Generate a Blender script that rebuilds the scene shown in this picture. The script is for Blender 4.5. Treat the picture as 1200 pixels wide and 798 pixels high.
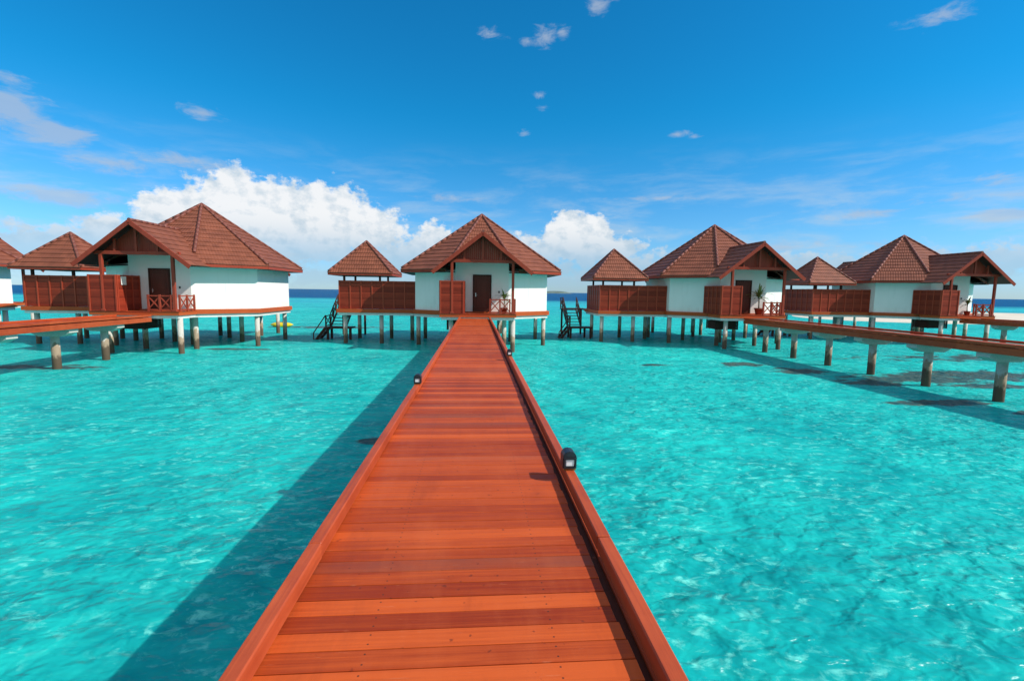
import bpy, bmesh, math, random
from mathutils import Vector, Matrix
random.seed(7)
R = math.radians
scene = bpy.context.scene
for o in list(bpy.data.objects): bpy.data.objects.remove(o)

# ------------------------------------------------------------------ camera
EYE = 3.40                                   # eye above the water (water level is z = 0)
cd = bpy.data.cameras.new("Camera"); cam = bpy.data.objects.new("Camera", cd)
scene.collection.objects.link(cam)
cd.sensor_width = 36; cd.lens = 16.8; cd.clip_start = 0.05; cd.clip_end = 12000
p, yw, ro = -0.1015866, 0.0759453, 0.0144990
F = Vector((math.sin(yw), math.cos(yw), 0)); X = Vector((math.cos(yw), -math.sin(yw), 0)); U = Vector((0, 0, 1))
F2 = F*math.cos(p) + U*math.sin(p); U2 = U*math.cos(p) - F*math.sin(p)
X3 = X*math.cos(ro) + U2*math.sin(ro); U3 = U2*math.cos(ro) - X*math.sin(ro)
m = Matrix((X3, U3, -F2)).transposed().to_4x4(); m.translation = (0, 0, EYE)
cam.matrix_world = m
scene.camera = cam

# ------------------------------------------------------------------ sun, sky, exposure
SUN_EL = R(40); SUN_AZ = R(109)            # azimuth clockwise from +Y
SUN_STRENGTH = 3.9; SKY_STRENGTH = 0.12; EXPOSURE = 0.28
sd = bpy.data.lights.new("Sun", 'SUN'); sd.energy = SUN_STRENGTH; sd.angle = R(0.5); sd.color = (1.0, 0.95, 0.87)
sun = bpy.data.objects.new("Sun", sd); scene.collection.objects.link(sun)
sv = Vector((math.sin(SUN_AZ)*math.cos(SUN_EL), math.cos(SUN_AZ)*math.cos(SUN_EL), math.sin(SUN_EL)))
sun.rotation_euler = sv.to_track_quat('Z', 'Y').to_euler(); sun.location = (30, -30, 40)
scene.view_settings.view_transform = 'Standard'; scene.view_settings.look = 'None'
scene.view_settings.exposure = EXPOSURE; scene.view_settings.gamma = 1
scene.render.resolution_x = 1024; scene.render.resolution_y = 680

class NT:
    """small helper for node trees"""
    def __init__(s, tree): s.t = tree; s.n = tree.nodes; s.l = tree.links
    def new(s, kind, **kw):
        n = s.n.new(kind)
        for k, v in kw.items(): setattr(n, k, v)
        return n
    def put(s, sock, v):
        if v is None: return
        if isinstance(v, bpy.types.NodeSocket): s.l.new(v, sock)
        else:
            if sock.type == 'RGBA' and len(v) == 3: v = (*v, 1)
            sock.default_value = v
    def math(s, op, a, b=None, c=None, clamp=False):
        n = s.new('ShaderNodeMath', operation=op, use_clamp=clamp)
        for i, v in enumerate((a, b, c)): s.put(n.inputs[i], v)
        return n.outputs[0]
    def vec(s, op, a, b=None):
        n = s.new('ShaderNodeVectorMath', operation=op)
        s.put(n.inputs[0], a); s.put(n.inputs[1], b)
        return n.outputs[1 if op in ('LENGTH', 'DOT_PRODUCT', 'DISTANCE') else 0]
    def noise(s, v, scale, detail=4, rough=.55, dist=0.0, lac=2.0):
        n = s.new('ShaderNodeTexNoise'); s.put(n.inputs['Vector'], v)
        n.inputs['Scale'].default_value = scale; n.inputs['Detail'].default_value = detail
        n.inputs['Roughness'].default_value = rough; n.inputs['Distortion'].default_value = dist
        n.inputs['Lacunarity'].default_value = lac
        return n.outputs['Fac']
    def mapr(s, v, a, b, c=0, d=1, smooth=False):
        n = s.new('ShaderNodeMapRange'); n.interpolation_type = 'SMOOTHSTEP' if smooth else 'LINEAR'
        s.put(n.inputs[0], v)
        for i, q in enumerate((a, b, c, d)): s.put(n.inputs[i+1], q)
        return n.outputs[0]
    def mix(s, f, a, b, blend='MIX'):
        n = s.new('ShaderNodeMix', data_type='RGBA', blend_type=blend)
        s.put(n.inputs['Factor'], f); s.put(n.inputs['A'], a); s.put(n.inputs['B'], b)
        return n.outputs['Result']
    def scale(s, v, sc):
        n = s.new('ShaderNodeMapping'); s.put(n.inputs['Vector'], v); n.inputs['Scale'].default_value = sc
        return n.outputs[0]
    def sep(s, v):
        n = s.new('ShaderNodeSeparateXYZ'); s.put(n.inputs[0], v); return n.outputs
    def comb(s, x, y, z):
        n = s.new('ShaderNodeCombineXYZ')
        for i, v in enumerate((x, y, z)): s.put(n.inputs[i], v)
        return n.outputs[0]
    def bump(s, h, strength, dist):
        n = s.new('ShaderNodeBump'); s.put(n.inputs['Height'], h)
        s.put(n.inputs['Strength'], strength); s.put(n.inputs['Distance'], dist)
        return n.outputs[0]

# world: Nishita sky with far cumulus and wisps placed by compass direction
world = bpy.data.worlds.new("World"); scene.world = world; world.use_nodes = True
W = NT(world.node_tree); W.n.clear()
sky = W.new('ShaderNodeTexSky', sky_type='NISHITA'); sky.sun_disc = False
sky.sun_elevation = SUN_EL; sky.sun_rotation = SUN_AZ
sky.air_density = 1.0; sky.dust_density = 0.1; sky.ozone_density = 3.0; sky.altitude = 0
hs = W.new('ShaderNodeHueSaturation'); hs.inputs['Saturation'].default_value = 1.12; hs.inputs['Hue'].default_value = 0.5
hs.inputs['Value'].default_value = 1.0
W.l.new(sky.outputs[0], hs.inputs['Color'])
gen = W.new('ShaderNodeTexCoord').outputs['Generated']
dx, dy, dz = W.sep(gen)
az = W.math('ARCTAN2', dx, dy); el = W.math('ARCSINE', dz)
ang = W.comb(az, el, 0)
# (azimuth deg, elevation deg, half width, half height, weight): cumulus banks
def blobs(lst, offset_noise):
    best = None
    for (a, e, w, h, k) in lst:
        u = W.math('DIVIDE', W.math('SUBTRACT', az, R(a)), R(w))
        v = W.math('DIVIDE', W.math('SUBTRACT', el, R(e)), R(h))
        r = W.math('SQRT', W.math('ADD', W.math('MULTIPLY', u, u), W.math('MULTIPLY', v, v)))
        d = W.math('MULTIPLY', W.math('SUBTRACT', 1.0, r), k)
        best = d if best is None else W.math('MAXIMUM', best, d)
    return W.math('ADD', best, offset_noise)
CUMULUS = [(-24.5, 6.5, 8.5, 6.0, 1.9), (-29.5, 5.5, 5.5, 4.6, 1.6), (-17, 7.0, 7, 5.4, 1.4), (-12, 6.5, 5.5, 4.6, .9), (-39.5, 2.8, 5.5, 2.6, 1.3), (-44, 2.2, 4, 2.2, 1.1),
           (-35, 4.2, 3.5, 3.2, 1.1), (-5, 5.0, 4.5, 3.2, 1.0), (-10, 3.2, 8, 2.8, .9), (11.8, 6.4, 5.6, 3.4, 1.5), (15.5, 5.0, 5, 2.6, .9), (7, 4.6, 5, 2.8, .9),
           (18, 3.0, 14, 2.4, .7), (31, 3.2, 14, 2.0, .6), (47, 3.2, 12, 2.0, .6), (-4, 1.2, 40, 2.2, .6)]
WISPS = [(-41.5, 13.9, 3.6, 1.7, 2.2), (-38.5, 12.6, 3.6, 1.3, 2.0), (-35.5, 10.8, 3.6, 1.1, 1.5), (-41, 16.0, 2.0, .6, 1.2), (-27.9, 16.4, 2.2, .8, 1.6), (-29, 11.8, 6, .9, 1.1), (-38, 7.6, 5, 1.0, 1.8),
         (13.6, 28.9, 1.7, 1.0, 1.1), (15.6, 29.4, 1.0, .6, .9), (7.5, 26.7, 1.8, 1.3, 1.2), (9.6, 26.8, 1.0, .7, .9), (5.6, 26.2, 1.0, .6, .8), (1.8, 26.8, 1.9, .6, .8), (7.2, 21.3, .9, .4, .9), (7.6, 20.2, .8, .5, .9), (5.2, 17.6, 1.1, .5, .9),
         (22.6, 16.9, 1.5, .5, 1.2), (24.4, 16.5, 1.2, .35, .9), (39.8, 7.7, 3.6, .6, 1.4), (49.4, 6.8, 2.4, .8, 2.0), (44.3, 23.0, 3, .9, 1.0), (48.6, 9.8, 2, .9, .8), (47, 8.4, 6, .6, .6), (33, 5.0, 10, .9, .8), (-3, 10.5, 6, .5, .6), (22, 10.5, 8, .4, .5)]
n1 = W.noise(W.scale(ang, (1.0, 1.35, 1)), 19, 12, .62)
n1b = W.noise(W.scale(ang, (1.0, 1.2, 1)), 60, 6, .6)
n2 = W.noise(W.scale(ang, (1.0, 2.6, 1)), 20, 9, .66, .5)
cum = blobs(CUMULUS, W.math('MULTIPLY', W.math('SUBTRACT', W.math('ADD', W.math('MULTIPLY', n1, .75), W.math('MULTIPLY', n1b, .25)), .52), 2.4))
wis = blobs(WISPS, W.math('MULTIPLY', W.math('SUBTRACT', n2, .55), 3.4))
cmask = W.mapr(cum, .08, .38, 0, 1, True)
wmask = W.math('MULTIPLY', W.mapr(wis, -.1, 1.1, 0, 1, True), .62)
# inner relief of the cumulus: lit tops, bluish hollows
n3 = W.noise(W.scale(ang, (1, 1.3, 1)), 26, 8, .6)
n3u = W.noise(W.vec('ADD', W.scale(ang, (1, 1.3, 1)), (-.012, -.014, 0)), 26, 8, .6)
lit = W.mapr(W.math('ADD', W.math('SUBTRACT', n3u, n3), W.math('MULTIPLY', cum, .10)), -.14, .12, 0, 1)
base = W.mapr(el, R(1.5), R(8.5), 0, 1, True)
ccol = W.mix(W.math('MULTIPLY', W.math('ADD', W.math('MULTIPLY', lit, .6), .4), base), (2.7, 3.8, 4.7), (6.3, 6.4, 6.5))
tint = W.mix(W.mapr(el, R(4), R(20), 0, 1, True), (.40, .76, 1.04), (.07, .86, 1.08))
tint = W.mix(W.mapr(el, R(0), R(7), 0, 1, True), (.40, .62, 1.02), tint)
clear = W.mix(1.0, hs.outputs[0], tint, 'MULTIPLY')
skyc = W.mix(wmask, clear, (3.2, 3.7, 4.5))
veil = W.math('MULTIPLY', W.mapr(W.noise(W.scale(ang, (1, 4.5, 1)), 5.5, 8, .62, .3), .42, .70, 0, .50, True), W.math('MULTIPLY', W.mapr(el, R(17), R(7), 0, 1, True), W.mapr(el, R(0), R(3), 0, 1)))
skyc = W.mix(veil, skyc, (3.7, 4.5, 5.2))
# unseen broken cumulus, added overhead and behind the viewer as neutral fill light
nb = W.noise(gen, 3.2, 8, .58)
cover = W.math('MAXIMUM', W.mapr(el, R(44), R(58), 0, 1, True), W.mapr(W.math('ABSOLUTE', az), R(80), R(105), 0, 1, True))
hi = W.math('MULTIPLY', W.math('MULTIPLY', W.mapr(nb, .40, .54, 0, 1, True), cover), W.mapr(el, R(-1), R(3), 0, 1))
skyc = W.mix(hi, skyc, (4.5, 4.7, 4.9))
skyc = W.mix(W.math('MULTIPLY', cmask, W.mapr(el, R(-.5), R(7), .35, .97, True)), skyc, ccol)
bg = W.new('ShaderNodeBackground'); bg.inputs['Strength'].default_value = SKY_STRENGTH
W.l.new(skyc, bg.inputs['Color'])
wo = W.new('ShaderNodeOutputWorld'); W.l.new(bg.outputs[0], wo.inputs['Surface'])

# ------------------------------------------------------------------ materials
def material(name):
    mt = bpy.data.materials.new(name); mt.use_nodes = True
    t = NT(mt.node_tree); b = t.n['Principled BSDF']
    return mt, t, b
def P(t): return t.new('ShaderNodeTexCoord').outputs['Object']
def Pw(t): return t.new('ShaderNodeNewGeometry').outputs['Position']

def wood(name, dark, light, axis='x', board=0.112, rough=.5, boardvar=.5, pale=None, coat=0.0, seg=0):
    """stained timber; grain runs along 'axis', every board (index on the other axis) has its own tone"""
    mt, t, b = material(name)
    pos = P(t); x, y, z = t.sep(pos)
    run, across = {'x': (x, y), 'y': (y, x), 'z': (z, x), 'xz': (x, z), 'yz': (y, z)}[axis]
    idx = t.math('FLOOR', t.math('DIVIDE', across, board))
    wn = t.new('ShaderNodeTexWhiteNoise', noise_dimensions='1D'); t.put(wn.inputs['W'], idx)
    tone = wn.outputs['Value']
    other = z if axis in ('x', 'y') else y
    gv = t.comb(t.math('MULTIPLY', run, 1.3), t.math('MULTIPLY', across, 55), t.math('ADD', t.math('MULTIPLY', other, 30), t.math('MULTIPLY', idx, 3.7)))
    gr = t.noise(gv, 1.0, 5, .62, .6)
    blot = t.noise(t.comb(t.math('MULTIPLY', run, 1.6), t.math('MULTIPLY', across, 3.5), t.math('MULTIPLY', idx, 1.9)), 1.0, 4, .6)
    f = t.math('ADD', t.math('MULTIPLY', t.math('SUBTRACT', tone, .5), boardvar), t.math('ADD', t.math('MULTIPLY', gr, 1.0), t.math('MULTIPLY', blot, .45)))
    if seg:                                           # butted lengths differ a little
        ws = t.new('ShaderNodeTexWhiteNoise', noise_dimensions='1D'); t.put(ws.inputs['W'], t.math('FLOOR', t.math('DIVIDE', t.math('ADD', run, 1.6), seg)))
        f = t.math('ADD', f, t.math('MULTIPLY', t.math('SUBTRACT', ws.outputs['Value'], .5), .35))
        f = t.math('ADD', f, t.math('MULTIPLY', t.math('SUBTRACT', t.noise(pos, 3.0, 6, .7), .5), .8))
    f = t.mapr(f, .28, 1.06, 0, 1)
    col = t.mix(f, dark, light)
    if pale:
        wn2 = t.new('ShaderNodeTexWhiteNoise', noise_dimensions='1D'); t.put(wn2.inputs['W'], t.math('ADD', idx, 77.3))
        worn = t.math('MULTIPLY', t.mapr(wn2.outputs['Value'], .80, .95, 0, .75), t.mapr(blot, .35, .6, .35, 1))
        col = t.mix(worn, col, pale)
        sc = t.noise(t.comb(t.math('MULTIPLY', run, 5), t.math('MULTIPLY', across, 60), other), 1.0, 3, .7)
        col = t.mix(t.mapr(sc, .66, .78, 0, .35), col, (.75, .33, .18))
        wear = t.noise(t.scale(pos, (2.2, .5, 1)), 1.0, 6, .68)               # foot wear and fading that cross the boards
        col = t.mix(t.mapr(wear, .50, .72, 0, .20), col, (.66, .16, .055))
        col = t.mix(t.mapr(wear, .46, .30, 0, .35), col, (.20, .028, .010))
        fx = t.math('SUBTRACT', t.math('FRACT', t.math('DIVIDE', t.math('ADD', x, .85), .80)), .5)
        fy = t.math('SUBTRACT', t.math('FRACT', t.math('DIVIDE', y, .056)), .5)
        sd2 = t.math('ADD', t.math('POWER', t.math('MULTIPLY', fx, .80), 2), t.math('POWER', t.math('MULTIPLY', fy, .056), 2))
        col = t.mix(t.mapr(sd2, .000030, .000010, 0, .85), col, (.045, .022, .016))       # screw heads on the joists
        spots = t.noise(pos, 23, 2, .5)
        col = t.mix(t.mapr(spots, .70, .76, 0, .6), col, (.10, .02, .012))
    t.put(b.inputs['Base Color'], col)
    t.put(b.inputs['Roughness'], t.mapr(gr, .3, .7, rough-.1, rough+.15))
    b.inputs['Specular IOR Level'].default_value = .18
    b.inputs['Coat Weight'].default_value = coat; b.inputs['Coat Roughness'].default_value = .3
    t.put(b.inputs['Normal'], t.bump(gr, .35, .004))
    return mt

M = {}
M['deck'] = wood('deck timber', (.27, .031, .007), (.58, .096, .018), 'x', .112, .5, .75, pale=(.22, .055, .032))
M['kerb'] = wood('kerb timber', (.31, .045, .016), (.54, .100, .033), 'y', .5, .45, .1, seg=4.2)
M['fascia'] = wood('fascia timber', (.38, .060, .016), (.58, .115, .030), 'x', .9, .5, .2)
M['fence'] = wood('fence slats', (.17, .021, .010), (.40, .054, .024), 'xz', .085, .5, .7)
M['fence_side'] = wood('fence slats side', (.17, .021, .010), (.40, .054, .024), 'yz', .085, .5, .7)
M['frame'] = wood('red frame timber', (.22, .032, .018), (.40, .066, .034), 'z', .3, .45, .2)
M['stile'] = wood('fence stiles', (.30, .042, .020), (.48, .080, .038), 'z', .4, .5, .2)
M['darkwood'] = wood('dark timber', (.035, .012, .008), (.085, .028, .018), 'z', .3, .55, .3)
M['door'] = wood('door timber', (.075, .020, .012), (.15, .042, .026), 'z', .22, .4, .25)

def plain(name, col, rough=.6, var=.12, sc=6, metal=0, bump=0.0):
    mt, t, b = material(name)
    n = t.noise(P(t), sc, 5, .6)
    c0 = tuple(c*(1-var) for c in col); c1 = tuple(min(1, c*(1+var)) for c in col)
    t.put(b.inputs['Base Color'], t.mix(t.mapr(n, .3, .7), c0, c1))
    b.inputs['Roughness'].default_value = rough; b.inputs['Metallic'].default_value = metal
    if bump: t.put(b.inputs['Normal'], t.bump(t.noise(P(t), sc*6, 4, .6), .4, bump))
    return mt

def wall_material():
    mt, t, b = material('painted wall panels')
    pos = P(t); x, y, z = t.sep(pos)
    n = t.noise(pos, .9, 5, .6); st = t.noise(t.scale(pos, (5, 5, .35)), 1.0, 4, .6)
    col = t.mix(t.mapr(n, .3, .75), (.86, .84, .78), (.91, .89, .835))
    col = t.mix(t.math('MULTIPLY', t.mapr(st, .58, .78), .16), col, (.52, .50, .44))
    low = t.math('MULTIPLY', t.mapr(z, 2.75, 2.25), t.mapr(t.noise(t.scale(pos, (3, 3, .8)), 1.2, 5, .65), .45, .7))
    col = t.mix(t.math('MULTIPLY', low, .28), col, (.50, .44, .36))
    t.put(b.inputs['Base Color'], col); b.inputs['Roughness'].default_value = .7
    t.put(b.inputs['Normal'], t.bump(t.noise(pos, 40, 4, .6), .25, .004))
    return mt
M['wall'] = wall_material()
M['white_beam'] = plain('painted concrete beam', (.72, .71, .67), .7, .10, 3, bump=.004)

def concrete_pile():
    mt, t, b = material('sea stained concrete')
    pos = Pw(t); x, y, z = t.sep(pos)
    n = t.noise(t.scale(pos, (6, 6, 2.5)), 1.0, 6, .65); n2 = t.noise(pos, 22, 4, .6)
    zz = t.math('ADD', z, t.math('MULTIPLY', t.math('SUBTRACT', n, .5), 1.1))
    col = t.mix(t.mapr(n2, .3, .7), (.50, .47, .41), (.62, .59, .53))
    col = t.mix(t.mapr(zz, 1.02, .90, 0, .82), col, (.30, .19, .10))
    col = t.mix(t.mapr(zz, .66, .50, 0, .90), col, (.075, .045, .024))
    col = t.mix(t.mapr(t.math('ADD', n, t.math('MULTIPLY', n2, .3)), .80, .92, 0, .5), col, (.24, .15, .08))
    t.put(b.inputs['Base Color'], col); b.inputs['Roughness'].default_value = .8
    t.put(b.inputs['Normal'], t.bump(n2, .6, .02))
    return mt
M['pile'] = concrete_pile()

def tile_material():
    mt, t, b = material('terracotta roof tiles')
    uvn = t.new('ShaderNodeUVMap'); uvn.uv_map = 'UVMap'
    u, v, _ = t.sep(uvn.outputs[0])
    col_i = t.math('FLOOR', t.math('DIVIDE', u, .30)); row_i = t.math('FLOOR', t.math('DIVIDE', v, .40))
    wn = t.new('ShaderNodeTexWhiteNoise', noise_dimensions='2D'); t.put(wn.inputs['Vector'], t.comb(col_i, row_i, 0))
    rv = t.new('ShaderNodeObjectInfo').outputs['Random']
    pv = t.vec('ADD', P(t), t.comb(t.math('MULTIPLY', rv, 90), 0, 0)); n = t.noise(pv, .8, 5, .65); n2 = t.noise(pv, 14, 4, .65)
    f = t.math('ADD', t.math('MULTIPLY', wn.outputs['Value'], .32), t.math('ADD', t.math('MULTIPLY', n, .55), t.math('MULTIPLY', n2, .3)))
    col = t.mix(t.mapr(f, .30, .90), (.160, .048, .026), (.290, .088, .046))
    col = t.mix(t.mapr(n2, .62, .75, 0, .35), col, (.09, .04, .03))
    t.put(b.inputs['Base Color'], col); b.inputs['Roughness'].default_value = .62
    b.inputs['Specular IOR Level'].default_value = .3
    wave = t.math('SINE', t.math('MULTIPLY', u, 2*math.pi/.30))
    h = t.math('ADD', t.math('MULTIPLY', t.math('ABSOLUTE', wave), .8), t.math('MULTIPLY', n2, .25))
    t.put(b.inputs['Normal'], t.bump(h, .8, .021))
    return mt
M['tile'] = tile_material()
M['ridge'] = plain('ridge tiles', (.20, .055, .034), .6, .25, 5, bump=.006)
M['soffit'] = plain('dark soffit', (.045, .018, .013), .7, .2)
M['lamp_metal'] = plain('dark lamp metal', (.045, .05, .06), .38, .2, 20, .6)
M['brass'] = plain('weathered brass', (.42, .27, .10), .35, .25, 30, .9)
M['lens'] = plain('frosted lamp glass', (.82, .84, .84), .15, .03)
M['steel'] = plain('brushed steel', (.6, .6, .6), .25, .05, 10, 1)
M['pot'] = plain('terracotta pot', (.34, .085, .05), .6, .15)
M['soil'] = plain('soil', (.05, .035, .025), .9, .2, 20)
M['leaf'] = plain('palm leaf', (.17, .23, .05), .45, .35, 5)
M['stem'] = plain('palm stem', (.20, .16, .09), .7, .25, 12)
M['paper'] = plain('white paper notice', (.82, .80, .74), .6, .05)
M['yellow'] = plain('yellow plastic', (.80, .58, .012), .35, .06, 2)
M['black_rubber'] = plain('black rubber', (.02, .02, .02), .6, .1)
M['cable'] = plain('black cable', (.02, .02, .02), .5, .1)

def sand_material():
    mt, t, b = material('coral sand')
    n = t.noise(P(t), .25, 6, .6)
    t.put(b.inputs['Base Color'], t.mix(t.mapr(n, .3, .7), (.60, .52, .40), (.74, .66, .53)))
    b.inputs['Roughness'].default_value = .9
    t.put(b.inputs['Normal'], t.bump(t.noise(P(t), 2.2, 5, .6), .5, .12))
    return mt
M['sand'] = sand_material()
M['far_green'] = plain('far vegetation', (.12, .17, .15), .9, .3, .05)

def water_material():
    mt, t, b = material('lagoon water')
    pos = P(t); x, y, z = t.sep(pos)
    # --- colour of the lagoon: sandy shallows, weedy patches, the deep beyond the reef
    sp = t.new('ShaderNodeMapping'); t.put(sp.inputs['Vector'], pos); sp.inputs['Rotation'].default_value = (0, 0, R(24)); sp.inputs['Scale'].default_value = (1.0, 1.5, 1)
    sp = sp.outputs[0]
    big = t.noise(pos, .045, 4, .6); mid = t.noise(pos, .30, 5, .62, .4); fine = t.noise(sp, 1.3, 4, .6, .3)
    f = t.math('ADD', t.math('MULTIPLY', big, .6), t.math('ADD', t.math('MULTIPLY', mid, .6), t.math('MULTIPLY', fine, .55)))
    col = t.mix(t.mapr(f, .68, 1.04), (.004, .295, .305), (.016, .56, .495))
    # pale caustic flecks painted into the water colour, clustered in drifts
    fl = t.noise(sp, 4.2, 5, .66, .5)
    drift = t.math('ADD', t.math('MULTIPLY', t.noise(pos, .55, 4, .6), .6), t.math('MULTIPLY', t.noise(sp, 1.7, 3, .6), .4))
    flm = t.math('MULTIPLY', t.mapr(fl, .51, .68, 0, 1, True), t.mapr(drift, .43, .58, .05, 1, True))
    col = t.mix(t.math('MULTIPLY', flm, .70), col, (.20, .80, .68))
    # weed and coral on the bottom: ragged dark patches
    warp = t.vec('ADD', pos, t.vec('SCALE', t.vec('SUBTRACT', t.new('ShaderNodeTexNoise').outputs['Color'], (.5, .5, .5)), None))
    dn = t.noise(t.scale(pos, (.8, 1.0, 1)), .9, 6, .65, .8)
    acc = None
    for (cx, cy, rx, ry, k) in PATCHES:
        u = t.math('DIVIDE', t.math('SUBTRACT', x, cx), rx); v = t.math('DIVIDE', t.math('SUBTRACT', y, cy), ry)
        d = t.math('MULTIPLY', t.math('SUBTRACT', 1.0, t.math('SQRT', t.math('ADD', t.math('MULTIPLY', u, u), t.math('MULTIPLY', v, v)))), k)
        acc = d if acc is None else t.math('MAXIMUM', acc, d)
    pm = t.mapr(t.math('ADD', acc, t.math('MULTIPLY', t.math('SUBTRACT', dn, .5), 3.0)), .12, .50, 0, .92, True)
    pcol = t.mix(t.mapr(t.noise(pos, 3.0, 4, .6), .35, .65), (.012, .055, .075), (.10, .105, .085))
    col = t.mix(pm, col, pcol)
    # beyond the villas the floor falls away
    yw_ = t.math('ADD', y, t.math('MULTIPLY', t.math('SUBTRACT', t.noise(t.scale(pos, (.35, 1, 1)), .02, 5, .6), .5), 90))
    col = t.mix(t.mapr(yw_, 60, 135, 0, .55, True), col, (.045, .44, .55))
    bands = t.noise(t.scale(pos, (.12, 1, 1)), .05, 4, .6)
    col = t.mix(t.math('MULTIPLY', t.mapr(yw_, 55, 100), t.mapr(bands, .50, .64, 0, .45)), col, (.02, .22, .36))
    col = t.mix(t.mapr(yw_, 150, 215, 0, 1, True), col, (.0, .085, .22))
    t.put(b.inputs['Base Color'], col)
    b.inputs['IOR'].default_value = 1.33; b.inputs['Roughness'].default_value = .6
    b.inputs['Specular IOR Level'].default_value = 0.0
    b.subsurface_method = 'BURLEY'                      # cloudy shallow water: light spreads sideways below the surface
    b.inputs['Subsurface Weight'].default_value = .3; b.inputs['Subsurface Scale'].default_value = SSS
    b.inputs['Subsurface Radius'].default_value = (.25, 1.0, .9)
    # --- ripples: choppy wavelets over a slow swell, rougher in gusty patches
    w1 = t.noise(sp, .95, 3, .5, .3)
    w2 = t.noise(sp, 3.2, 2, .5, .35)
    w3 = t.noise(sp, 8.0, 2, .5, .3)
    gust = t.mapr(t.noise(pos, .16, 3, .6), .35, .65, .45, 1.0)
    h = t.math('ADD', t.math('MULTIPLY', w1, .34), t.math('ADD', t.math('MULTIPLY', w2, .17), t.math('MULTIPLY', w3, .012)))
    h = t.math('MULTIPLY', h, gust)
    nb = t.bump(h, 1.0, WAVE)
    t.put(b.inputs['Normal'], nb)
    gl = t.new('ShaderNodeBsdfGlossy'); gl.inputs['Roughness'].default_value = .24; t.put(gl.inputs['Normal'], nb)
    fr = t.new('ShaderNodeFresnel'); fr.inputs['IOR'].default_value = 1.33; t.put(fr.inputs['Normal'], nb)
    mx = t.new('ShaderNodeMixShader')                   # a choppy sea never mirrors fully, even towards the horizon
    t.put(mx.inputs[0], t.mapr(fr.outputs[0], .02, 1, .006, .24))
    t.l.new(b.outputs[0], mx.inputs[1]); t.l.new(gl.outputs[0], mx.inputs[2])
    t.l.new(mx.outputs[0], t.n['Material Output'].inputs['Surface'])
    return mt
WAVE = 1.0; SSS = 0.6
PATCHES = [(18.5, 18.6, 3.4, 1.4, 1.3), (22.5, 19.5, 4.5, 1.6, 1.3), (20.0, 16.9, 2.2, .8, 1.0), (26, 19.0, 4.5, 1.8, 1.2), (14.6, 20.4, 1.7, 1.0, 1.2), (15.8, 17.6, 1.8, .75, 1.2), (13.0, 22.4, 1.6, .8, 1.0),
           (15.2, 14.2, 2.0, .6, 1.3), (17.3, 12.9, 1.6, .5, 1.2), (15.5, 10.8, 1.0, .4, .8), (-2.35, 10.7, .45, .3, 1.5), (-19, 21, 5, .9, .8), (-13.5, 27.5, 2.5, .7, .9), (-13, 44, 7, 1.5, .9), (30, 25, 9, 2, .7), (9.0, 22, 1.5, .5, .6)]
M['water'] = water_material()

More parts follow.
